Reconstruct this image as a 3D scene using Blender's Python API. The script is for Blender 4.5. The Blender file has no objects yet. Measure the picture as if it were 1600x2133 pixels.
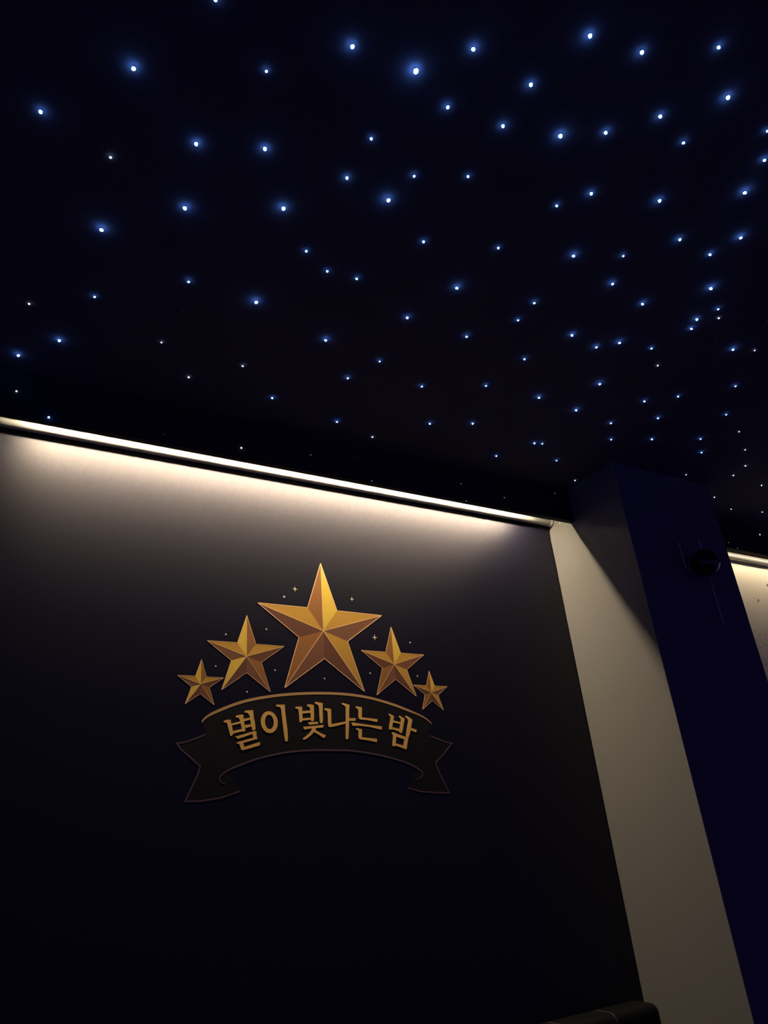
import bpy, bmesh, math, random
from mathutils import Vector, Matrix

random.seed(7)
SC = bpy.context.scene
COL = SC.collection

# ------------------------------------------------------------------ camera
EYE = 1.45
cam_data = bpy.data.cameras.new('camera')
cam_data.sensor_fit = 'HORIZONTAL'
cam_data.sensor_width = 36.0
cam_data.lens = 36.0 * 1520.0 / 1600.0
cam_data.clip_start = 0.02
cam = bpy.data.objects.new('camera', cam_data)
COL.objects.link(cam)
right = Vector((0.864592, -0.495072, -0.085927))
up = Vector((-0.146938, -0.412641, 0.898964))
back = Vector((-0.480509, -0.764611, -0.429512))
cam.matrix_world = Matrix(((right.x, up.x, back.x, 0.0),
                           (right.y, up.y, back.y, 0.0),
                           (right.z, up.z, back.z, EYE),
                           (0, 0, 0, 1)))
SC.camera = cam

# ------------------------------------------------------------------ world and exposure
world = bpy.data.worlds.new('dim_room_ambient')
SC.world = world
world.use_nodes = True
bg = world.node_tree.nodes['Background']
bg.inputs['Color'].default_value = (0.20, 0.11, 1.0, 1)
bg.inputs['Strength'].default_value = 0.110
SC.cycles.max_bounces = 8
SC.view_settings.view_transform = 'Standard'
SC.view_settings.look = 'None'
SC.view_settings.exposure = 0.0
SC.view_settings.gamma = 1.0
SC.view_settings.use_curve_mapping = False

LED_POWER = 400.0
LED_COLOR = (1.0, 0.80, 0.53)

# ------------------------------------------------------------------ materials
def nodes(name):
    m = bpy.data.materials.new(name)
    m.use_nodes = True
    nt = m.node_tree
    return m, nt, nt.nodes['Principled BSDF']

def plain(name, col, rough=0.5, metal=0.0, spec=0.5, grain=0.0, scale=200.0, bump=0.0, stretch=None):
    m, nt, b = nodes(name)
    b.inputs['Roughness'].default_value = rough
    b.inputs['Metallic'].default_value = metal
    b.inputs['Specular IOR Level'].default_value = spec
    tc = nt.nodes.new('ShaderNodeTexCoord')
    mp = nt.nodes.new('ShaderNodeMapping')
    if stretch:
        mp.inputs['Scale'].default_value = stretch
    nz = nt.nodes.new('ShaderNodeTexNoise')
    nz.inputs['Scale'].default_value = scale
    nz.inputs['Detail'].default_value = 4.0
    nt.links.new(tc.outputs['Object'], mp.inputs['Vector'])
    nt.links.new(mp.outputs['Vector'], nz.inputs['Vector'])
    mx = nt.nodes.new('ShaderNodeMix')
    mx.data_type = 'RGBA'
    mx.inputs[6].default_value = tuple(max(0, c * (1 - grain)) for c in col) + (1,)
    mx.inputs[7].default_value = tuple(min(1, c * (1 + grain)) for c in col) + (1,)
    nt.links.new(nz.outputs['Fac'], mx.inputs[0])
    nt.links.new(mx.outputs[2], b.inputs['Base Color'])
    if bump:
        bp = nt.nodes.new('ShaderNodeBump')
        bp.inputs['Strength'].default_value = bump
        bp.inputs['Distance'].default_value = 0.001
        nt.links.new(nz.outputs['Fac'], bp.inputs['Height'])
        nt.links.new(bp.outputs['Normal'], b.inputs['Normal'])
    return m

def glow(name, col, strength):
    m, nt, b = nodes(name)
    b.inputs['Base Color'].default_value = (0.6, 0.6, 0.6, 1)
    b.inputs['Emission Color'].default_value = col + (1,)
    b.inputs['Emission Strength'].default_value = strength
    return m

M = {}
def sheen_wallpaper():
    """dark vinyl wallpaper: matt print under a soft satin finish"""
    m = plain('dark_navy_wallpaper', (0.0110, 0.0105, 0.0200), 0.9, spec=0.0, grain=0.18, scale=900, bump=0.12, stretch=(1, 1, 2.2))
    nt = m.node_tree
    b = nt.nodes['Principled BSDF']
    gl = nt.nodes.new('ShaderNodeBsdfAnisotropic')
    gl.distribution = 'BECKMANN'
    gl.inputs['Roughness'].default_value = 0.52
    gl.inputs['Color'].default_value = (1, 1, 1, 1)
    mix = nt.nodes.new('ShaderNodeMixShader')
    mix.inputs[0].default_value = 0.028
    nt.links.new(b.outputs[0], mix.inputs[1])
    nt.links.new(gl.outputs[0], mix.inputs[2])
    nt.links.new(mix.outputs[0], nt.nodes['Material Output'].inputs['Surface'])
    return m

M['wallpaper'] = sheen_wallpaper()
M['white_paint'] = plain('white_emulsion', (0.16, 0.158, 0.152), 0.65, spec=0.3, grain=0.03, scale=60, bump=0.05)
M['ceiling_paint'] = plain('black_blue_ceiling_fabric', (0.115, 0.115, 0.14), 0.9, spec=0.1, grain=0.15, scale=300)
M['valance_paint'] = plain('black_valance_board', (0.03, 0.03, 0.033), 0.85, spec=0.15, grain=0.15, scale=200)
M['floor'] = plain('dark_vinyl_floor', (0.05, 0.045, 0.045), 0.45, grain=0.2, scale=20)
M['black'] = plain('black_void', (0.004, 0.004, 0.004), 0.9, spec=0.05)
M['tube'] = plain('white_enamel_tube', (0.25, 0.247, 0.24), 0.36, spec=0.5, grain=0.02, scale=40)
M['tube_collar'] = plain('white_plastic_collar', (0.85, 0.84, 0.80), 0.25)
M['aluminium'] = plain('anodised_aluminium', (0.55, 0.55, 0.55), 0.35, metal=1.0)
M['led'] = glow('warm_led_diffuser', LED_COLOR, LED_POWER)
M['led_soft'] = glow('soft_warm_led_diffuser', LED_COLOR, LED_POWER * 0.12)
M['chrome'] = plain('dark_chrome', (0.80, 0.78, 0.75), 0.38, metal=0.9)
M['black_glass'] = plain('glossy_black_glass', (0.004, 0.004, 0.004), 0.04, spec=0.7)
M['leather'] = plain('black_leather', (0.005, 0.005, 0.006), 0.55, spec=0.15, grain=0.3, scale=300, bump=0.25)
M['piping'] = plain('grey_seam_piping', (0.09, 0.088, 0.085), 0.5)
M['wood'] = plain('black_plinth', (0.01, 0.01, 0.01), 0.6)
M['fibre'] = plain('clear_fibre_sheath', (0.2, 0.2, 0.22), 0.4)

# mural print colours
GOLD = {'light': (0.78, 0.54, 0.08), 'mid': (0.56, 0.31, 0.055), 'brown': (0.33, 0.14, 0.045),
        'dark': (0.155, 0.062, 0.04), 'edge': (0.86, 0.55, 0.28), 'letter': (0.95, 0.56, 0.15),
        'arc': (0.60, 0.36, 0.16), 'mauve': (0.125, 0.078, 0.085), 'ribbon': (0.0108, 0.0096, 0.0135), 'spark': (0.85, 0.70, 0.48),
        'silver': (0.75, 0.72, 0.68)}
for k, c in GOLD.items():
    M[k] = plain('print_' + k, c, 0.6, spec=0.12, grain=0.06, scale=400)

# ------------------------------------------------------------------ helpers
def obj(name, bm, mats, parent=None, smooth=False, loc=None):
    me = bpy.data.meshes.new(name)
    bmesh.ops.recalc_face_normals(bm, faces=bm.faces)
    bm.to_mesh(me)
    bm.free()
    for m in (mats if isinstance(mats, (list, tuple)) else [mats]):
        me.materials.append(m)
    if smooth:
        for p in me.polygons:
            p.use_smooth = True
    o = bpy.data.objects.new(name, me)
    COL.objects.link(o)
    if loc:
        o.location = loc
    if parent:
        o.parent = parent
    return o

def empty(name, loc):
    o = bpy.data.objects.new(name, None)
    o.location = loc
    o.empty_display_size = 0.05
    COL.objects.link(o)
    return o

def tag(o, label=None, cat=None, group=None, kind=None):
    if label: o['label'] = label
    if cat: o['category'] = cat
    if group: o['group'] = group
    if kind: o['kind'] = kind
    return o

def box(bm, x0, x1, y0, y1, z0, z1, bevel=0.0, seg=3, mat=0):
    r = bmesh.ops.create_cube(bm, size=1.0)
    vs = r['verts']
    for v in vs:
        v.co = Vector(((x0 + x1) / 2 + v.co.x * (x1 - x0), (y0 + y1) / 2 + v.co.y * (y1 - y0), (z0 + z1) / 2 + v.co.z * (z1 - z0)))
    fs = set(f for v in vs for f in v.link_faces)
    for f in fs:
        f.material_index = mat
    if bevel:
        es = list(set(e for v in vs for e in v.link_edges))
        bmesh.ops.bevel(bm, geom=es, offset=bevel, segments=seg, affect='EDGES', profile=0.5)

def prism(bm, pts, y_back, y_front, mat=0):
    """polygon given in wall coordinates (x, z), made solid between two depths"""
    n = len(pts)
    b = [bm.verts.new((x, y_back, z)) for x, z in pts]
    f = [bm.verts.new((x, y_front, z)) for x, z in pts]
    faces = [bm.faces.new(f)]
    for i in range(n):
        j = (i + 1) % n
        faces.append(bm.faces.new((b[i], b[j], f[j], f[i])))
    for fc in faces:
        fc.material_index = mat

def sweep(bm, pts, w, y_back, y_front, mat=0):
    """ribbon line of varying width along wall points, made solid"""
    n = len(pts)
    P = [Vector((x, 0, z)) for x, z in pts]
    L, R_ = [], []
    for i in range(n):
        t0 = (P[i] - P[i - 1]).normalized() if i else (P[1] - P[0]).normalized()
        t1 = (P[i + 1] - P[i]).normalized() if i < n - 1 else t0
        t = (t0 + t1)
        if t.length < 1e-6: t = t1
        t.normalize()
        nrm = Vector((-t.z, 0, t.x))
        c = max(0.45, nrm.dot(Vector((-t1.z, 0, t1.x))))
        ww = (w(i / (n - 1)) if callable(w) else w) / 2 / c
        L.append(P[i] + nrm * ww)
        R_.append(P[i] - nrm * ww)
    for i in range(n - 1):
        prism(bm, [(L[i].x, L[i].z), (L[i + 1].x, L[i + 1].z), (R_[i + 1].x, R_[i + 1].z), (R_[i].x, R_[i].z)], y_back, y_front, mat)

def smooth_line(pts, k=4):
    out = []
    n = len(pts)
    for i in range(n - 1):
        p0, p1, p2, p3 = pts[max(0, i - 1)], pts[i], pts[i + 1], pts[min(n - 1, i + 2)]
        for j in range(k):
            t = j / k
            out.append(tuple(0.5 * ((2 * p1[a]) + (-p0[a] + p2[a]) * t + (2 * p0[a] - 5 * p1[a] + 4 * p2[a] - p3[a]) * t * t
                                    + (-p0[a] + 3 * p1[a] - 3 * p2[a] + p3[a]) * t ** 3) for a in (0, 1)))
    out.append(pts[-1])
    return out

def cyl(bm, p0, p1, r, seg=16, r2=None):
    p0, p1 = Vector(p0), Vector(p1)
    d = (p1 - p0).normalized()
    a = d.orthogonal().normalized()
    b = d.cross(a)
    r2 = r if r2 is None else r2
    A = [bm.verts.new(p0 + (a * math.cos(t) + b * math.sin(t)) * r) for t in [2 * math.pi * i / seg for i in range(seg)]]
    B = [bm.verts.new(p1 + (a * math.cos(t) + b * math.sin(t)) * r2) for t in [2 * math.pi * i / seg for i in range(seg)]]
    for i in range(seg):
        bm.faces.new((A[i], A[(i + 1) % seg], B[(i + 1) % seg], B[i]))
    bm.faces.new(A)
    bm.faces.new(B)

# ------------------------------------------------------------------ room shell
WALL_Y = 1.80
CEIL = EYE + 1.161
X0, X1, YP = 1.847, 2.345, 1.451          # pillar sides and front

bm = bmesh.new(); box(bm, -2.2, 5.4, -2.4, 2.2, -0.1, 0.0)
tag(obj('floor', bm, M['floor']), kind='structure')
bm = bmesh.new(); box(bm, -2.2, 5.4, -2.4, 2.2, CEIL, CEIL + 0.1)
tag(obj('ceiling', bm, M['ceiling_paint']), kind='structure')
bm = bmesh.new(); box(bm, -2.2, X0 - 0.006, WALL_Y, WALL_Y + 0.03, 0, CEIL)
wall_back = tag(obj('wall_back', bm, M['wallpaper']), kind='structure')
bm = bmesh.new(); box(bm, X0 - 0.02, X0, WALL_Y + 0.02, WALL_Y + 0.10, 0, CEIL)
tag(obj('trim_3', bm, M['black']), kind='structure')

# second bay: beige printed wall with a few flecks and mottled foliage low down
m, nt, b = nodes('beige_printed_wall')
b.inputs['Roughness'].default_value = 0.6
tc = nt.nodes.new('ShaderNodeTexCoord')
def mknoise(scale, detail=3):
    n_ = nt.nodes.new('ShaderNodeTexNoise'); n_.inputs['Scale'].default_value = scale; n_.inputs['Detail'].default_value = detail
    nt.links.new(tc.outputs['Object'], n_.inputs['Vector']); return n_
def ramp(src, a, bb):
    r_ = nt.nodes.new('ShaderNodeMapRange'); r_.inputs[1].default_value = a; r_.inputs[2].default_value = bb
    nt.links.new(src, r_.inputs[0]); return r_.outputs[0]
def mixc(fac, c0, c1):
    x = nt.nodes.new('ShaderNodeMix'); x.data_type = 'RGBA'
    nt.links.new(fac, x.inputs[0])
    for s_, c_ in ((6, c0), (7, c1)):
        if isinstance(c_, tuple): x.inputs[s_].default_value = c_ + (1,)
        else: nt.links.new(c_, x.inputs[s_])
    return x.outputs[2]
def mul(a, bb):
    x = nt.nodes.new('ShaderNodeMath'); x.operation = 'MULTIPLY'
    nt.links.new(a, x.inputs[0]); nt.links.new(bb, x.inputs[1]); return x.outputs[0]
sep = nt.nodes.new('ShaderNodeSeparateXYZ'); nt.links.new(tc.outputs['Object'], sep.inputs[0])
low = ramp(sep.outputs['Z'], 2.24, 2.02)
mott = ramp(mknoise(55, 4).outputs['Fac'], 0.45, 0.62)
mott2 = ramp(mknoise(33, 5).outputs['Fac'], 0.55, 0.66)
fleck = ramp(mknoise(26, 2).outputs['Fac'], 0.725, 0.745)
base = mixc(fleck, (0.60, 0.57, 0.49), (0.10, 0.10, 0.11))
base = mixc(mul(low, mott), base, (0.30, 0.30, 0.24))
base = mixc(mul(low, mott2), base, (0.66, 0.66, 0.60))
nt.links.new(base, b.inputs['Base Color'])
M['beige'] = m
bm = bmesh.new(); box(bm, X1 - 0.05, 5.4, WALL_Y, WALL_Y + 0.03, 0, CEIL)
wall_right = tag(obj('wall_right', bm, M['beige']), kind='structure')
M['fleck'] = plain('print_grey_fleck', (0.10, 0.10, 0.115), 0.7, grain=0.4, scale=300)
for fx, fz, fr in ((3.026, 2.339, 0.0075), (3.016, 2.331, 0.004), (3.131, 2.420, 0.008), (3.30, 2.36, 0.006), (3.45, 2.28, 0.008), (3.24, 2.22, 0.005), (3.62, 2.40, 0.007)):
    bm = bmesh.new()
    prism(bm, [(fx + fr * random.uniform(.6, 1.2) * math.cos(i * math.pi / 4), fz + fr * random.uniform(.6, 1.2) * math.sin(i * math.pi / 4)) for i in range(8)], WALL_Y, WALL_Y - .0003)
    obj('printed_fleck', bm, M['fleck'], wall_right)

bm = bmesh.new(); box(bm, X0, X1, YP, WALL_Y + 0.15, 0, CEIL)
pillar = tag(obj('pillar', bm, M['white_paint']), kind='structure')
bm = bmesh.new(); cyl(bm, (X0, 1.741, 2.505), (X0 - 0.002, 1.741, 2.505), 0.0022, 10)
obj('screw_cap', bm, M['tube_collar'], pillar)

# valance boards hanging from the ceiling in front of the two lit coves
bm = bmesh.new(); box(bm, -2.2, X0 - 0.001, 1.672, 1.690, EYE + 1.031, CEIL)
tag(obj('trim_1', bm, M['valance_paint']), kind='structure')
bm = bmesh.new(); box(bm, X1 + 0.001, 5.4, 1.653, 1.687, EYE + 1.034, CEIL)
tag(obj('trim_2', bm, M['valance_paint']), kind='structure')

# ------------------------------------------------------------------ cove lights on the ceiling behind the valances
def led_strip(x0, x1, valance_y, label, mat):
    cy, cz = 1.717, EYE + 1.100
    t = empty('led_strip', ((x0 + x1) / 2, cy, cz))
    tilt = Matrix.Rotation(math.radians(30), 4, 'X')       # aims down and in towards the wall
    h = (x1 - x0) / 2
    bm = bmesh.new()
    box(bm, -h - .004, h + .004, -.008, .008, .0016, .008)
    for yy in (-.008, .0065):
        box(bm, -h - .004, h + .004, yy, yy + .0015, -.0015, .002)
    bmesh.ops.transform(bm, matrix=tilt, verts=bm.verts)
    obj('channel', bm, M['aluminium'], t)
    bm = bmesh.new()
    box(bm, -h, h, -.006, .006, -.0012, .0014)
    bmesh.ops.transform(bm, matrix=tilt, verts=bm.verts)
    obj('diffuser', bm, mat, t)
    k = 4
    for i in range(k):
        xx = -h + 2 * h * (i + 0.5) / k
        bm = bmesh.new()
        box(bm, xx - .01, xx + .01, valance_y - cy, .002, .006, .009)
        obj('bracket', bm, M['aluminium'], t)
    return tag(t, label, 'led light', 'linear cove lights behind the valances')

led_strip(0.085, 1.70, 1.690, 'warm white linear led light hidden above the tube over the star mural', M['led'])
led_strip(2.42, 4.6, 1.687, 'warm white linear led light hidden above the tube of the beige bay', M['led_soft'])

# ------------------------------------------------------------------ round tubes along the top of the walls
def tube(x0, x1, label, collar_ends):
    cy, cz, r = 1.7845, EYE + 1.0755, 0.0145
    t = empty('wall_tube', ((x0 + x1) / 2, cy, cz))
    inv = Matrix.Translation(-t.location)
    prof = []
    ga = math.radians(165)                     # groove faces the room, a little above level
    n = 40
    for i in range(n):
        a = ga + math.radians(5) + (2 * math.pi - math.radians(10)) * i / (n - 1)
        prof.append((cy + r * math.cos(a), cz + r * math.sin(a)))
    for da in (-3.5, 3.5):
        a = ga + math.radians(da)
        prof.append((cy + (r - .003) * math.cos(a), cz + (r - .003) * math.sin(a)))
    bm = bmesh.new()
    A = [bm.verts.new((x0, y, z)) for y, z in prof]
    B = [bm.verts.new((x1, y, z)) for y, z in prof]
    k = len(prof)
    for i in range(k):
        bm.faces.new((A[i], A[(i + 1) % k], B[(i + 1) % k], B[i]))
    bm.faces.new(A); bm.faces.new(B)
    bmesh.ops.transform(bm, matrix=inv, verts=bm.verts)
    o = obj('tube_body', bm, M['tube'], t, smooth=True)
    es = o.modifiers.new('edges', 'EDGE_SPLIT'); es.split_angle = math.radians(40)
    for xe in collar_ends:
        bm = bmesh.new()
        cyl(bm, (xe - .0035, cy, cz), (xe + .0035, cy, cz), r + .0012, 32)
        bmesh.ops.transform(bm, matrix=inv, verts=bm.verts)
        obj('end_collar', bm, M['tube_collar'], t)
    for xb in [x0 + 0.12, (x0 + x1) / 2, x1 - 0.12]:
        bm = bmesh.new(); box(bm, xb - .01, xb + .01, cy + .006, WALL_Y, cz - .004, cz + .004)
        bmesh.ops.transform(bm, matrix=inv, verts=bm.verts)
        obj('wall_bracket', bm, M['aluminium'], t)
    return tag(t, label, 'tube')

tube(-1.6, X0 - 0.004, 'long round white tube along the top of the dark mural wall', [X0 - 0.0075])
tube(X1 + 0.004, 5.2, 'round white tube along the top of the beige wall beyond the pillar', [X1 + 0.0075])

# ------------------------------------------------------------------ printed emblem on the mural wall
DEPTH0 = WALL_Y
emblem = tag(empty('wall_emblem', (0.89, WALL_Y, 1.62)), 'printed gold emblem of five faceted stars above a lettered ribbon on the dark wall', 'wall emblem')
EI = Matrix.Translation(-emblem.location)
def emb(name, bm, mats, parent=None, smooth=False, label=None):
    bmesh.ops.transform(bm, matrix=EI, verts=bm.verts)
    o = obj(name, bm, mats, parent or emblem)
    if label: o['label'] = label
    return o

def star_print(cx, cz, rad, rot, light_left, label, y=0.0004):
    """five-point faceted star: ten flat facets, thin pale outlines"""
    tips, notch = [], []
    for i in range(5):
        a = math.pi / 2 - 2 * math.pi * i / 5 + math.radians(rot)
        tips.append((cx + rad * math.cos(a), cz + rad * math.sin(a)))
        a2 = a - math.pi / 5
        notch.append((cx + rad * 0.386 * math.cos(a2), cz + rad * 0.386 * math.sin(a2)))
    c = (cx, cz)
    # facet tones for light on the right of the top ray: (left half, right half) of each ray, clockwise
    tones = [('brown', 'light'), ('mid', 'brown2'), ('mid', 'dark'), ('brown2', 'brown'), ('dark', 'mid')]
    if light_left:
        mir = [('light', 'brown'), ('mid', 'dark'), ('brown', 'brown2'), ('dark', 'light'), ('brown2', 'mid')]
        tones = mir
    names = ['light', 'mid', 'brown', 'dark', 'brown2']
    mats = [M['light'], M['mid'], M['brown'], M['dark'], M['brown2'], M['edge']]
    bm = bmesh.new()
    for i in range(5):
        # seen from the room: notch[i-1] is on one side of the tip, notch[i] on the other (clockwise)
        prism(bm, [c, notch[i - 1], tips[i]], DEPTH0, DEPTH0 - y, names.index(tones[i][0]))
        prism(bm, [c, tips[i], notch[i]], DEPTH0, DEPTH0 - y, names.index(tones[i][1]))
    o = emb('star', bm, mats, label=label)
    bm = bmesh.new()
    w = max(0.0009, rad * 0.0095)
    for i in range(5):
        sweep(bm, [notch[i - 1], tips[i]], w, DEPTH0, DEPTH0 - y - .0002)
        sweep(bm, [tips[i], notch[i]], w, DEPTH0, DEPTH0 - y - .0002)
        if tones[i][0] != tones[i][1]:
            sweep(bm, [tips[i], c], w * (0.9 if i else 0.5), DEPTH0, DEPTH0 - y - .0002)
    k = emb('outline', bm, M['edge'])
    k.parent = o
    return o

M['brown2'] = plain('print_brown2', (0.20, 0.082, 0.042), 0.5, spec=0.3, grain=0.06, scale=400)

for cx, cz, rad, rot, ll, lab in [
    (0.8917, 2.0482, 0.2055, -0.66, False, 'largest gold star at the centre'),
    (0.6643, 1.9631, 0.1123, -0.69, True, 'medium gold star left of the largest'),
    (1.1163, 1.9633, 0.1133, -0.38, False, 'medium gold star right of the largest'),
    (0.5434, 1.8861, 0.0621, -1.01, True, 'small gold star at the far left'),
    (1.2355, 1.8851, 0.0634, -0.37, False, 'small gold star at the far right'),
]:
    star_print(cx, cz, rad, rot, ll, lab)

# ribbon: wall coordinates (x, z) in metres
ARC_UP = [[0.5493,1.7924],[0.5527,1.7994],[0.5706,1.8124],[0.6159,1.832],[0.6641,1.8478],[0.7252,1.8599],[0.7888,1.8678],[0.8683,1.8725],[0.9456,1.872],[1.016,1.8652],[1.0872,1.8501],[1.1498,1.831],[1.1991,1.8126],[1.2252,1.7945]]
ARC_LOW = [[0.6098,1.6485],[0.6003,1.652],[0.5949,1.6604],[0.6001,1.6695],[0.6216,1.6823],[0.6583,1.6954],[0.6959,1.7065],[0.7541,1.7178],[0.8039,1.7227],[0.855,1.7245],[0.9039,1.7239],[0.961,1.7216],[1.0266,1.7124],[1.0681,1.7041],[1.1101,1.6934],[1.1442,1.6813],[1.1675,1.6681],[1.1747,1.6623],[1.1746,1.6553],[1.1665,1.6467],[1.151,1.6433]]
TAIL_L = [[0.5591,1.7639],[0.5371,1.7554],[0.5151,1.7482],[0.501,1.7444],[0.4888,1.7439],[0.4984,1.7306],[0.5237,1.7098],[0.5385,1.6972],[0.5468,1.6904],[0.5415,1.6713],[0.5295,1.6477],[0.5135,1.6135],[0.5505,1.6124],[0.5983,1.6176],[0.6459,1.631]]
TAIL_R = [[1.2151,1.7602],[1.2446,1.7502],[1.268,1.7426],[1.2869,1.7398],[1.2574,1.712],[1.2241,1.6876],[1.2289,1.6668],[1.243,1.6362],[1.258,1.6053],[1.2145,1.6075],[1.1658,1.6117],[1.1236,1.623]]
ribbon_pts = smooth_line(ARC_UP) + smooth_line(ARC_LOW[2:-2])[::-1]
bm = bmesh.new(); prism(bm, ribbon_pts, DEPTH0, DEPTH0 - .0003)
rib = emb('ribbon_band', bm, M['ribbon'], label='dark curved ribbon band')
# band outlines are pieces of the ribbon
bm = bmesh.new()
sweep(bm, smooth_line(ARC_UP), lambda t_: 0.0022 + 0.0048 * min(1, t_ * 5, (1 - t_) * 5), DEPTH0, DEPTH0 - .0006)
o = emb('upper_edge', bm, M['arc']); o.parent = rib
bm = bmesh.new()
sweep(bm, smooth_line(ARC_LOW), lambda t_: 0.0018 + 0.0026 * min(1, t_ * 4, (1 - t_) * 4), DEPTH0, DEPTH0 - .0006)
o = emb('lower_edge', bm, M['mauve']); o.parent = rib
for pts in (TAIL_L, TAIL_R):
    poly = [tuple(p) for p in pts]
    bm = bmesh.new(); prism(bm, poly, DEPTH0, DEPTH0 - .0002)
    tl = emb('ribbon_tail', bm, M['ribbon'])
    bm = bmesh.new(); sweep(bm, poly, 0.0034, DEPTH0, DEPTH0 - .0005)
    o = emb('tail_edge', bm, M['mauve']); o.parent = tl

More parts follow.
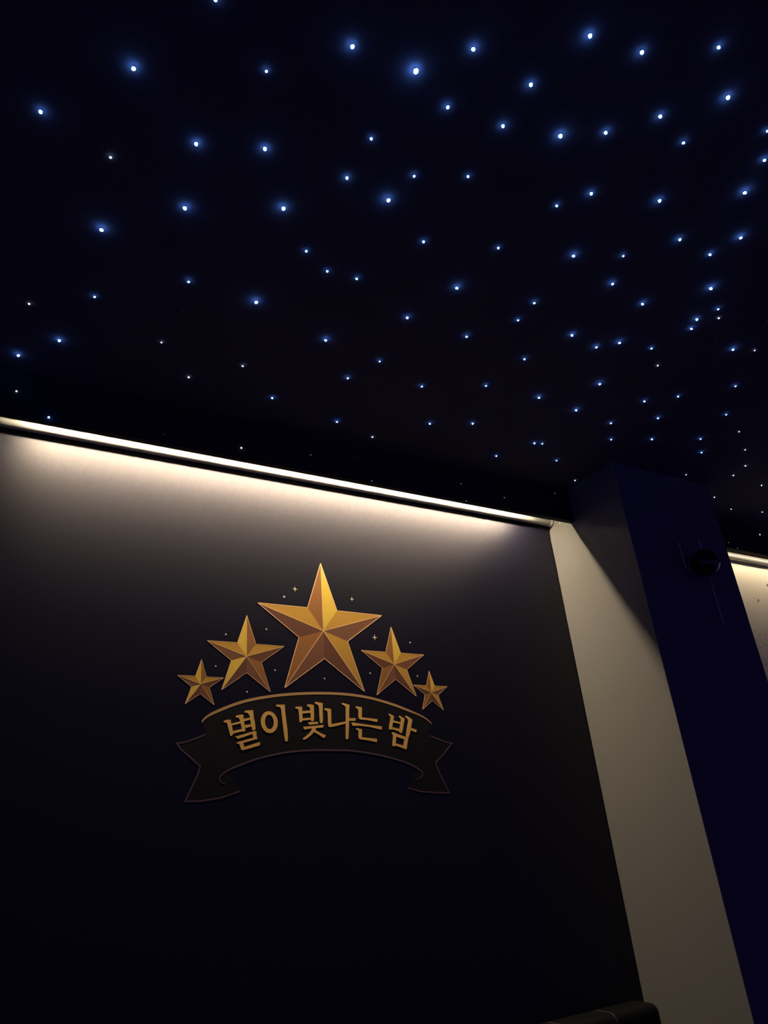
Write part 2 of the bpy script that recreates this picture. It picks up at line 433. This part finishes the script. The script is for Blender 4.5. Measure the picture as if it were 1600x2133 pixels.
# lettering, stroke by stroke, one part for each syllable
LETTERS = [[[[0.603,1.795],[0.6054,1.7977],[0.6137,1.7997],[0.6217,1.7998],[0.6228,1.7912],[0.6257,1.7814],[0.6285,1.7644],[0.623,1.7605],[0.6209,1.7611],[0.6181,1.7709],[0.6152,1.7813],[0.6124,1.7905],[0.6089,1.7928],[0.604,1.793]],[[0.6344,1.8072],[0.6361,1.8102],[0.6439,1.8117],[0.6546,1.8132],[0.6556,1.8001],[0.6588,1.7842],[0.6605,1.7736],[0.6544,1.77],[0.6523,1.7716],[0.6502,1.7802],[0.6474,1.7921],[0.6453,1.8007],[0.6418,1.805],[0.6361,1.8056]],[[0.6221,1.7899],[0.6474,1.7962],[0.6485,1.7914],[0.6235,1.7854]],[[0.6264,1.7721],[0.6516,1.7777],[0.6537,1.7718],[0.6278,1.766]],[[0.6567,1.8189],[0.6589,1.8223],[0.6668,1.8235],[0.6806,1.8244],[0.6826,1.8051],[0.686,1.7897],[0.6866,1.7764],[0.6804,1.7733],[0.678,1.7763],[0.6759,1.7856],[0.6731,1.8003],[0.6711,1.811],[0.6661,1.817],[0.6582,1.8183]],[[0.6546,1.802],[0.6732,1.8055],[0.6739,1.8008],[0.6588,1.7965],[0.656,1.7971]],[[0.6581,1.7867],[0.6745,1.7891],[0.6766,1.7842],[0.6623,1.7796],[0.6595,1.7822]],[[0.633,1.7592],[0.6383,1.7601],[0.6844,1.7724],[0.6887,1.772],[0.6879,1.7664],[0.6786,1.7651],[0.6411,1.7536],[0.639,1.754]],[[0.6808,1.771],[0.6887,1.7724],[0.6893,1.7585],[0.6914,1.7571],[0.691,1.7529],[0.6806,1.7525],[0.6789,1.7644]],[[0.6369,1.7426],[0.6383,1.7455],[0.6453,1.7471],[0.6806,1.7558],[0.691,1.7532],[0.6842,1.7512],[0.6544,1.7435],[0.6411,1.741]],[[0.6411,1.7449],[0.6544,1.7461],[0.6544,1.7422],[0.6571,1.7338],[0.6522,1.7257],[0.6487,1.7277],[0.6466,1.7338],[0.6446,1.7397]],[[0.6494,1.7319],[0.6571,1.7338],[0.6977,1.7456],[0.6988,1.7433],[0.6976,1.7374],[0.6663,1.7292],[0.6522,1.7257],[0.648,1.728]]],[[[0.7441,1.8366],[0.7454,1.8397],[0.759,1.8396],[0.7681,1.8402],[0.7687,1.821],[0.7714,1.7969],[0.774,1.773],[0.7746,1.7541],[0.7732,1.7474],[0.7691,1.7461],[0.7665,1.7477],[0.7646,1.7595],[0.762,1.7832],[0.7597,1.8085],[0.7576,1.8292],[0.755,1.8326],[0.7498,1.8343],[0.7445,1.8345]]],[[[0.7976,1.8323],[0.7992,1.8348],[0.805,1.8356],[0.8171,1.8355],[0.8175,1.8267],[0.8179,1.8078],[0.8162,1.7963],[0.81,1.7945],[0.8085,1.7959],[0.8079,1.8091],[0.8072,1.823],[0.8052,1.8293],[0.7994,1.8302]],[[0.8321,1.8404],[0.8338,1.8422],[0.8421,1.842],[0.8519,1.8408],[0.8514,1.8223],[0.8509,1.8053],[0.8495,1.799],[0.8439,1.7976],[0.842,1.7989],[0.8414,1.8116],[0.8411,1.8292],[0.8393,1.8341],[0.8355,1.8365],[0.8324,1.8372]],[[0.8162,1.8239],[0.8421,1.8262],[0.8426,1.8197],[0.8167,1.8178]],[[0.8162,1.8052],[0.8428,1.8072],[0.8433,1.8018],[0.8164,1.7993]],[[0.8549,1.8458],[0.8567,1.8491],[0.8662,1.8482],[0.8785,1.846],[0.8773,1.8241],[0.8772,1.807],[0.8753,1.794],[0.8689,1.7932],[0.8671,1.7978],[0.8669,1.8154],[0.8667,1.8346],[0.865,1.8396],[0.8611,1.8427],[0.8556,1.8441]],[[0.8325,1.7954],[0.8619,1.7967],[0.8621,1.7914],[0.8372,1.7888],[0.835,1.7909]],[[0.8188,1.7838],[0.8277,1.7842],[0.8551,1.7865],[0.8778,1.7887],[0.8781,1.7866],[0.8758,1.7817],[0.8588,1.7809],[0.8352,1.7787],[0.822,1.7763],[0.8201,1.7787]],[[0.8447,1.7816],[0.8541,1.7816],[0.8538,1.7753],[0.848,1.7691],[0.8383,1.7608],[0.8279,1.754],[0.8189,1.7503],[0.8163,1.7527],[0.8176,1.7547],[0.8267,1.7608],[0.8363,1.7684],[0.8421,1.7753]],[[0.8491,1.7753],[0.8538,1.776],[0.8606,1.7712],[0.8721,1.7657],[0.8826,1.7622],[0.8825,1.7601],[0.8771,1.7549],[0.874,1.756],[0.8618,1.7636],[0.8489,1.7708]]],[[[0.8819,1.8292],[0.8832,1.8324],[0.8917,1.8326],[0.9026,1.8309],[0.902,1.8159],[0.9011,1.7931],[0.9027,1.7875],[0.8968,1.7832],[0.8922,1.786],[0.8911,1.7944],[0.8917,1.8122],[0.8916,1.8229],[0.889,1.8268],[0.8826,1.8281]],[[0.8915,1.7874],[0.9005,1.7913],[0.9103,1.7925],[0.9466,1.7986],[0.9462,1.7933],[0.9254,1.7883],[0.9098,1.785],[0.8968,1.7832],[0.8929,1.7842]],[[0.936,1.845],[0.9377,1.8483],[0.95,1.8456],[0.9598,1.8429],[0.9573,1.8253],[0.9556,1.8021],[0.9529,1.7771],[0.9501,1.7558],[0.9482,1.7516],[0.9432,1.7513],[0.9418,1.7537],[0.9428,1.7735],[0.9447,1.7949],[0.9468,1.8237],[0.9473,1.8375],[0.943,1.8411],[0.9366,1.8439]],[[0.9547,1.8068],[0.9747,1.8078],[0.9763,1.8067],[0.9745,1.8002],[0.9542,1.8003]]],[[[0.9777,1.8377],[0.9798,1.84],[0.9872,1.8388],[0.9984,1.8371],[0.997,1.8253],[0.9955,1.8116],[0.9976,1.809],[0.9941,1.8041],[0.9897,1.8044],[0.9862,1.8076],[0.9847,1.8121],[0.9861,1.8251],[0.9858,1.8303],[0.9837,1.8329],[0.9794,1.8354]],[[0.9882,1.805],[0.9953,1.8096],[1.0051,1.8091],[1.0277,1.8071],[1.0444,1.8056],[1.0454,1.8043],[1.0429,1.7974],[1.027,1.7999],[1.0121,1.8027],[0.9941,1.8038]],[[0.9619,1.7964],[0.9652,1.7961],[0.9887,1.7931],[1.0185,1.7891],[1.0564,1.7858],[1.0573,1.7842],[1.0547,1.777],[1.0404,1.7796],[1.0181,1.7843],[0.9883,1.787],[0.9653,1.7869],[0.9627,1.7926]],[[0.9746,1.7783],[0.9766,1.7812],[0.9854,1.7797],[0.9934,1.7775],[0.9922,1.7673],[0.9911,1.7577],[0.9923,1.7552],[0.989,1.7508],[0.9839,1.7521],[0.9812,1.7552],[0.9806,1.7609],[0.9821,1.7704],[0.9813,1.7742],[0.9792,1.7758],[0.9752,1.7771]],[[0.9832,1.7524],[0.991,1.7568],[1.008,1.7552],[1.0229,1.7539],[1.0379,1.7526],[1.0385,1.7507],[1.0363,1.7433],[1.0222,1.7463],[1.0074,1.7488],[0.989,1.7508]]],[[[1.0807,1.8193],[1.0835,1.8212],[1.0895,1.8191],[1.0996,1.8143],[1.0971,1.8068],[1.0936,1.7949],[1.0898,1.7845],[1.0879,1.7783],[1.0834,1.7771],[1.0791,1.7782],[1.0806,1.7882],[1.0837,1.7978],[1.0873,1.8104],[1.0855,1.8149],[1.0814,1.8175]],[[1.1138,1.8137],[1.1176,1.8157],[1.1254,1.8124],[1.1343,1.8076],[1.1311,1.7997],[1.1269,1.7862],[1.1227,1.7736],[1.1189,1.7673],[1.115,1.768],[1.1113,1.7706],[1.1138,1.7809],[1.1179,1.7936],[1.1208,1.8041],[1.1196,1.8093],[1.1155,1.8123]],[[1.0949,1.8027],[1.1192,1.7976],[1.1186,1.7923],[1.093,1.7979]],[[1.0889,1.7843],[1.1144,1.7789],[1.1128,1.7719],[1.1008,1.7757],[1.0871,1.779]],[[1.1363,1.8136],[1.1389,1.8167],[1.148,1.8126],[1.1598,1.8052],[1.1572,1.7984],[1.1527,1.7834],[1.1473,1.7684],[1.1413,1.7562],[1.1351,1.7566],[1.1322,1.7588],[1.1362,1.7736],[1.142,1.7923],[1.1454,1.8021],[1.1436,1.8066],[1.1387,1.811]],[[1.1512,1.7824],[1.1701,1.7774],[1.1708,1.7759],[1.1669,1.77],[1.1482,1.7764]],[[1.0867,1.7673],[1.0888,1.7706],[1.0939,1.7691],[1.1017,1.7636],[1.0999,1.7552],[1.0963,1.7385],[1.0926,1.7324],[1.0874,1.7328],[1.0851,1.7353],[1.0877,1.7479],[1.0909,1.7618]],[[1.094,1.7695],[1.1153,1.7625],[1.1394,1.7551],[1.1396,1.7529],[1.1264,1.7507],[1.1015,1.7581]],[[1.1278,1.7551],[1.1402,1.7544],[1.1363,1.7441],[1.132,1.7303],[1.1327,1.7288],[1.129,1.7237],[1.1208,1.7333],[1.1251,1.7478]],[[1.0969,1.7399],[1.1209,1.7343],[1.1319,1.7295],[1.129,1.7234],[1.1116,1.7293],[1.0937,1.7345]]]]
RING = [[[0.7474,1.7948],[0.7471,1.7886],[0.7456,1.7828],[0.743,1.7775],[0.7395,1.7732],[0.7353,1.7699],[0.7305,1.7678],[0.7254,1.7672],[0.7203,1.7678],[0.7154,1.7698],[0.7109,1.7731],[0.7071,1.7774],[0.7041,1.7825],[0.7021,1.7883],[0.7013,1.7944],[0.7015,1.8005],[0.7029,1.8064],[0.7054,1.8117],[0.7088,1.8161],[0.713,1.8195],[0.7178,1.8216],[0.7229,1.8224],[0.7281,1.8218],[0.7331,1.8198],[0.7377,1.8165],[0.7416,1.8121],[0.7446,1.8069],[0.7466,1.801]],[[0.7365,1.7951],[0.7363,1.7911],[0.7356,1.7873],[0.7343,1.7839],[0.7325,1.781],[0.7303,1.7789],[0.7278,1.7775],[0.7252,1.7771],[0.7225,1.7775],[0.7199,1.7788],[0.7175,1.7809],[0.7154,1.7838],[0.7139,1.7871],[0.7128,1.7909],[0.7123,1.7949],[0.7124,1.7989],[0.7131,1.8027],[0.7144,1.8062],[0.7162,1.8091],[0.7183,1.8112],[0.7208,1.8126],[0.7235,1.8131],[0.7262,1.8127],[0.7289,1.8114],[0.7313,1.8092],[0.7333,1.8064],[0.7349,1.803],[0.736,1.7991]]]
for li, strokes in enumerate(LETTERS):
    bm = bmesh.new()
    for si, st in enumerate(strokes):
        prism(bm, st, DEPTH0 - .0002, DEPTH0 - .0008 - si * 0.00002)
    if li == 1:
        o_, i_ = RING
        n = len(o_)
        for i in range(n):
            j = (i + 1) % n
            prism(bm, [o_[i], o_[j], i_[j], i_[i]], DEPTH0 - .0002, DEPTH0 - .0009)
    emb('letter', bm, M['letter'])

# little printed sparkles and dots around the stars
for cx, cz, r in [[0.8093,2.1651,0.0084],[0.9907,2.1521,0.0072],[1.0576,2.04,0.0096]]:
    pts = []
    for i in range(8):
        a = math.pi / 2 + math.pi / 4 * i
        rr = r if i % 2 == 0 else r * 0.24
        pts.append((cx + rr * math.cos(a), cz + rr * math.sin(a)))
    bm = bmesh.new(); prism(bm, pts, DEPTH0, DEPTH0 - .0005); emb('sparkle', bm, M['spark'])
for cx, cz, r in [[0.7755,2.1389,0.003],[0.7209,2.0411,0.00224],[0.6077,2.0189,0.00208],[0.5817,1.9335,0.00208],[0.7434,1.93,0.00234],[0.6652,1.8706,0.00208],[0.8878,1.9133,0.0024],[1.0329,1.9338,0.0024],[1.1926,1.9318,0.00255],[1.1792,2.0324,0.00255]]:
    bm = bmesh.new(); prism(bm, [(cx + r * math.cos(i * math.pi / 5), cz + r * math.sin(i * math.pi / 5)) for i in range(10)], DEPTH0, DEPTH0 - .0005)
    emb('dot', bm, M['silver'])

# ------------------------------------------------------------------ star lights of the ceiling
# x, y, z of each fibre end, its brightness, and where it sits (0 ceiling, 1 and 2 valance fronts)
STARS = [[0.1088,0.7866,2.611,2.0,0],[-0.0086,0.9263,2.611,1.5,0],[0.1097,0.9667,2.611,0.1,0],[0.1904,0.6316,2.611,1.0,0],[0.4014,0.6004,2.611,2.0,0],[0.2964,0.6988,2.611,1.0,0],[0.2347,0.8738,2.611,2.0,0],[0.3454,0.8305,2.611,3.0,0],[0.5069,0.7303,2.611,0.7,0],[0.5054,0.8223,2.611,1.5,0],[0.5124,0.5885,2.611,4.0,0],[0.5765,0.5173,2.611,2.0,0],[0.7003,0.5214,2.611,1.5,0],[0.5965,0.6187,2.611,1.3,0],[0.7058,0.6044,2.611,1.5,0],[0.8132,0.573,2.611,2.0,0],[0.6186,0.7642,2.611,0.8,0],[0.7122,0.7197,2.611,0.7,0],[0.7329,0.4143,2.611,1.7,0],[0.8306,0.3947,2.611,1.3,0],[0.9417,0.3304,2.611,1.3,0],[1.0338,0.3812,2.611,2.0,0],[0.9522,0.4623,2.611,1.5,0],[0.8856,0.531,2.611,1.3,0],[1.0374,0.481,2.611,1.0,0],[1.1637,0.392,2.611,1.0,0],[1.217,0.4352,2.611,1.2,0],[1.25,0.5028,2.611,2.0,0],[0.9604,0.6439,2.611,1.5,0],[0.2559,1.0171,2.611,2.0,0],[0.1267,1.1368,2.611,2.5,0],[0.3186,1.2062,2.611,0.7,0],[0.1499,1.3336,2.611,0.6,0],[0.0285,1.4132,2.611,0.4,0],[0.1043,1.5122,2.611,1.7,0],[0.3186,1.4297,2.611,0.4,0],[0.0275,1.6057,2.611,1.3,0],[0.4154,1.5374,2.611,0.1,0],[0.4258,0.937,2.611,2.0,0],[0.5116,1.0201,2.611,1.0,0],[0.5763,1.0535,2.611,0.9,0],[0.6446,1.0468,2.611,1.0,0],[0.472,1.2048,2.611,1.7,0],[0.6725,1.2626,2.611,1.2,0],[0.8373,1.2841,2.611,0.9,0],[0.525,1.4402,2.611,0.3,0],[0.7942,1.3796,2.611,0.9,0],[0.6863,1.1762,2.611,-1.0,0],[0.3354,1.306,2.611,-1.0,0],[0.6014,0.8318,2.611,1.7,0],[0.9176,0.6981,2.611,1.0,0],[0.7221,0.893,2.611,1.0,0],[0.8787,0.8397,2.611,1.0,0],[1.0457,0.7863,2.611,1.3,0],[0.8658,0.9771,2.611,1.7,0],[1.0664,0.9419,2.611,1.0,0],[1.0704,1.0069,2.611,0.9,0],[0.8144,1.1098,2.611,1.3,0],[0.9888,1.1096,2.611,0.9,0],[1.2352,0.9939,2.611,1.6,0],[1.1862,1.1224,2.611,0.9,0],[1.1027,0.5948,2.611,1.3,0],[1.2297,0.649,2.611,1.2,0],[1.3527,0.5862,2.611,2.0,0],[1.1512,0.739,2.611,1.0,0],[1.3312,0.65,2.611,1.4,0],[1.1942,0.8133,2.611,1.6,0],[1.4271,0.7225,2.611,2.0,0],[1.3149,0.8327,2.611,1.2,0],[1.5119,0.7656,2.611,1.0,0],[1.5437,0.7881,2.611,0.5,0],[1.4917,0.8142,2.611,1.2,0],[1.5103,0.8459,2.611,1.3,0],[1.332,1.0046,2.611,1.4,0],[1.376,0.9656,2.611,1.3,0],[1.477,0.9478,2.611,0.6,0],[1.6933,0.8572,2.611,1.4,0],[1.758,0.8357,2.611,0.5,0],[1.5554,0.9948,2.611,0.5,0],[1.4634,1.1241,2.611,1.3,0],[1.6131,0.8495,2.611,-1.0,0],[1.6769,0.7407,2.611,-1.0,0],[0.9989,1.334,2.611,0.6,0],[1.1638,1.2612,2.611,0.8,0],[1.3439,1.2465,2.611,1.2,0],[1.4943,1.2534,2.611,1.3,0],[1.1228,1.4849,2.611,0.6,0],[1.2444,1.4341,2.611,0.7,0],[1.3489,1.3505,2.611,-1.0,0],[1.5029,1.4532,2.611,0.7,0],[1.5307,1.4469,2.611,0.7,0],[1.4369,1.5666,2.611,0.7,0],[1.6536,1.5162,2.611,0.9,0],[1.8198,1.6036,2.611,0.5,0],[1.3582,1.672,2.5422,-0.5,1],[1.535,1.672,2.5218,-0.3,1],[1.3689,1.672,2.4809,-0.5,1],[1.7772,1.672,2.5817,-0.5,1],[1.6577,1.1359,2.611,0.8,0],[1.7365,1.0771,2.611,0.9,0],[1.8583,0.9697,2.611,0.7,0],[1.7742,1.1864,2.611,0.9,0],[1.9708,1.0856,2.611,0.9,0],[1.6535,1.2663,2.611,0.9,0],[1.7299,1.3398,2.611,0.9,0],[1.8593,1.2859,2.611,1.0,0],[2.0188,1.2206,2.611,0.7,0],[2.1079,1.1387,2.611,0.3,0],[2.102,1.2827,2.611,0.6,0],[2.2392,1.2105,2.611,0.3,0],[2.3477,1.2874,2.611,0.4,0],[1.9865,1.4192,2.611,-1.0,0],[2.19,1.4195,2.611,0.3,0],[2.3712,1.3546,2.611,0.3,0],[2.5582,1.3684,2.611,0.2,0],[2.4628,1.5077,2.611,0.2,0],[2.6337,1.5589,2.611,0.2,0],[2.7966,1.5296,2.611,0.2,0],[2.9402,1.653,2.5794,0.0,2],[2.6961,1.653,2.5083,-0.5,2],[2.7473,1.653,2.4904,-0.5,2],[0.6451,1.5402,2.611,0.6,0],[0.8621,1.5804,2.611,0.7,0],[0.9998,1.6161,2.611,0.4,0],[0.6038,1.672,2.5125,0.3,1],[0.8165,1.672,2.5363,-0.5,1],[0.9644,1.672,2.5628,-0.8,1],[1.0168,1.672,2.4881,-0.3,1],[0.0364,1.672,2.5474,0.5,1],[0.114,1.672,2.4908,0.6,1],[0.3935,1.672,2.508,-1.0,1]]
TIP = {}
def tip_material(k, strength):
    if k not in TIP:
        TIP[k] = glow('star_tip_' + k, (0.11, 0.30, 1.0) if strength > 6.5 else (0.5, 0.65, 1.0), strength)
        TIP[k].cycles.emission_sampling = 'FRONT' if strength > 6.5 else 'NONE'
    return TIP[k]

def star_mesh(name, r, h, mat):
    """cut fibre end: a slim sheath with a skew-cut glowing tip, hanging along -Z"""
    bm = bmesh.new()
    n = 6
    rings = [(0.0, r * 0.8, 0), (-h * 0.55, r * 0.8, 0), (-h * 0.6, r, 1), (-h * 0.95, r * 0.95, 1)]
    vs = []
    for z, rr, _ in rings:
        vs.append([bm.verts.new((rr * math.cos(2 * math.pi * i / n), rr * math.sin(2 * math.pi * i / n),
                                 z - (r * 0.35 * math.cos(2 * math.pi * i / n) if z < -h * 0.9 else 0))) for i in range(n)])
    for k in range(3):
        for i in range(n):
            f = bm.faces.new((vs[k][i], vs[k][(i + 1) % n], vs[k + 1][(i + 1) % n], vs[k + 1][i]))
            f.material_index = 0 if k < 1 else 1
    f = bm.faces.new(vs[-1]); f.material_index = 1
    me = bpy.data.meshes.new(name)
    bmesh.ops.recalc_face_normals(bm, faces=bm.faces)
    bm.to_mesh(me); bm.free()
    me.materials.append(M['fibre']); me.materials.append(mat)
    return me

# brightness class: radius, drop below the surface, glow
CLASSES = {'brightest': (0.0046, 0.0085, 50.0), 'bright': (0.0033, 0.0068, 36.0), 'middling': (0.0029, 0.0060, 26.0),
           'small': (0.0025, 0.0050, 16.0), 'tiny': (0.0021, 0.0035, 6.0), 'faint': (0.0016, 0.002, 0.5), 'ghost': (0.0012, 0.0015, 0.06)}
MESH = {k: star_mesh('star_light', r, h, tip_material(k, g)) for k, (r, h, g) in CLASSES.items()}

def star_class(v):
    if v >= 3.5: return 'brightest'
    if v >= 1.7: return 'bright'
    if v >= 1.15: return 'middling'
    if v >= 0.6: return 'small'
    if v > -0.1: return 'tiny'
    if v > -0.75: return 'faint'
    return 'ghost'

PLACE = {0: 'in the black ceiling', 1: 'in the black valance above the mural wall', 2: 'in the black valance above the beige wall'}
SHORT = {'bright': 'bright star light with wide blue halo', 'middling': 'clear star light with blue halo',
         'small': 'small star light with slight halo', 'tiny': 'tiny white star light, no halo',
         'faint': 'faint dim star light', 'ghost': 'barely lit star light'}
ORD = ['leftmost', 'second from left', 'third from left', 'fourth from left', 'fifth from left', 'sixth from left',
       'seventh from left', 'eighth from left', 'ninth from left', 'tenth from left', 'eleventh from left', 'twelfth from left', 'thirteenth from left', 'fourteenth from left', 'fifteenth from left', 'sixteenth from left', 'seventeenth from left']

def frame_xy(x, y, z):
    p = Vector((x, y, z - EYE))
    d = -p.dot(back)
    return 800 + 1520 * p.dot(right) / d, 1066.5 - 1520 * p.dot(up) / d

cells = {}
for idx, (x, y, z, v, place) in enumerate(STARS):
    u_, v_ = frame_xy(x, y, z)
    col = 'left' if u_ < 533 else ('middle' if u_ < 1067 else 'right')
    row = 'top' if v_ < 250 else ('upper-middle' if v_ < 520 else ('lower-middle' if v_ < 700 else ('low' if v_ < 850 else 'lowest')))
    where = (row + ' ' + col + ' of the ceiling') if place == 0 else ('on the valance above the mural' if place == 1 else 'on the valance right of the pillar')
    cells.setdefault((star_class(v), where), []).append((u_, idx))
STAR_LABEL = {}
for (k, where), lst in cells.items():
    lst.sort()
    for i, (_, idx) in enumerate(lst):
        if k == 'brightest':
            continue
        STAR_LABEL[idx] = SHORT[k] + ', ' + where + ('' if len(lst) == 1 else ', ' + ('rightmost' if i == len(lst) - 1 else ORD[i]))

for idx, (x, y, z, v, place) in enumerate(STARS):
    k = star_class(v)
    o = bpy.data.objects.new('star_light', MESH[k])
    o.location = (x, y, z)
    s = 1.0 + random.uniform(-0.1, 0.1)
    o.scale = (s, s, s)
    if place:
        o.rotation_euler = (math.radians(-90), 0, 0)
    else:
        o.rotation_euler = (0, 0, random.uniform(0, 6.28))
    COL.objects.link(o)
    if k == 'brightest':
        tag(o, 'brightest star light of all, with the widest blue halo, in the black ceiling', 'star light', 'fibre star lights')
    else:
        tag(o, STAR_LABEL[idx], 'star light', 'fibre star lights: ' + k + ' ones ' + PLACE[place])

# ------------------------------------------------------------------ wall sconce on the pillar front
sc = tag(empty('wall_sconce', (2.125, YP, EYE + 0.606)), 'black glass globe sconce with two slim upright rods on the dark pillar front', 'wall lamp')
SI = Matrix.Translation(-sc.location)
def scp(name, bm, mat, smooth=False):
    bmesh.ops.transform(bm, matrix=SI, verts=bm.verts)
    return obj(name, bm, mat, sc, smooth)
RY = 1.436
for rx, za, zb in ((2.062, 0.786, 0.880), (2.176, 0.606, 0.909)):
    bm = bmesh.new(); cyl(bm, (rx, RY, EYE + za), (rx, RY, EYE + zb), 0.0022, 12)
    rod = scp('rod', bm, M['chrome'], False)
    for zz in (za + .002, zb - .002):
        bm = bmesh.new(); cyl(bm, (rx, RY, EYE + zz), (rx, YP, EYE + zz), 0.002, 10)
        k = scp('rod_foot', bm, M['chrome']); k.parent = rod
bm = bmesh.new(); bmesh.ops.create_uvsphere(bm, u_segments=48, v_segments=32, radius=0.046)
bmesh.ops.transform(bm, matrix=Matrix.Translation((2.118, 1.400, EYE + 0.800)), verts=bm.verts)
scp('globe', bm, M['black_glass'], True)
bm = bmesh.new(); cyl(bm, (2.118, 1.442, EYE + 0.800), (2.118, YP, EYE + 0.800), 0.022, 24)
scp('globe_mount', bm, M['chrome'], False)
bm = bmesh.new(); cyl(bm, (2.062, RY, EYE + 0.80), (2.176, RY, EYE + 0.80), 0.0025, 10)
scp('cross_bar', bm, M['chrome'])

# ------------------------------------------------------------------ high-backed booth bench under the mural
bn = tag(empty('booth_bench', (1.28, 1.55, 0)), 'black leather high-backed bench with stitched channels at the foot of the mural wall', 'bench')
BI = Matrix.Translation(-bn.location)
def bp(name, bm, mat, smooth=False, parent=None):
    bmesh.ops.transform(bm, matrix=BI, verts=bm.verts)
    return obj(name, bm, mat, parent or bn, smooth)
BX0, BX1, TOP = 0.78, 1.80, 1.040
bm = bmesh.new(); box(bm, BX0, BX1, 1.24, 1.78, 0.0, 0.12); bp('plinth', bm, M['wood'])
bm = bmesh.new(); box(bm, BX0, BX1, 1.20, 1.70, 0.12, 0.46, bevel=0.035, seg=4); bp('seat', bm, M['leather'], True)
bm = bmesh.new()
box(bm, BX0, BX1, 1.695, 1.795, 0.40, TOP, bevel=0.024, seg=6)
bp('backrest', bm, M['leather'], True)
n = 6
w = (BX1 - BX0) / n
for i in range(1, n):
    xs = BX0 + i * w
    pts = [(xs, 1.6952, 0.47), (xs, 1.6952, TOP - .024)]
    for q in range(1, 7):
        a_ = math.pi / 2 * q / 6
        pts.append((xs, 1.719 - 0.0238 * math.cos(a_), TOP - 0.024 + 0.0238 * math.sin(a_)))
    pts.append((xs, 1.765, TOP))
    bm = bmesh.new()
    for a, c_ in zip(pts, pts[1:]):
        cyl(bm, a, c_, 0.0009, 6)
    bp('seam', bm, M['piping'])
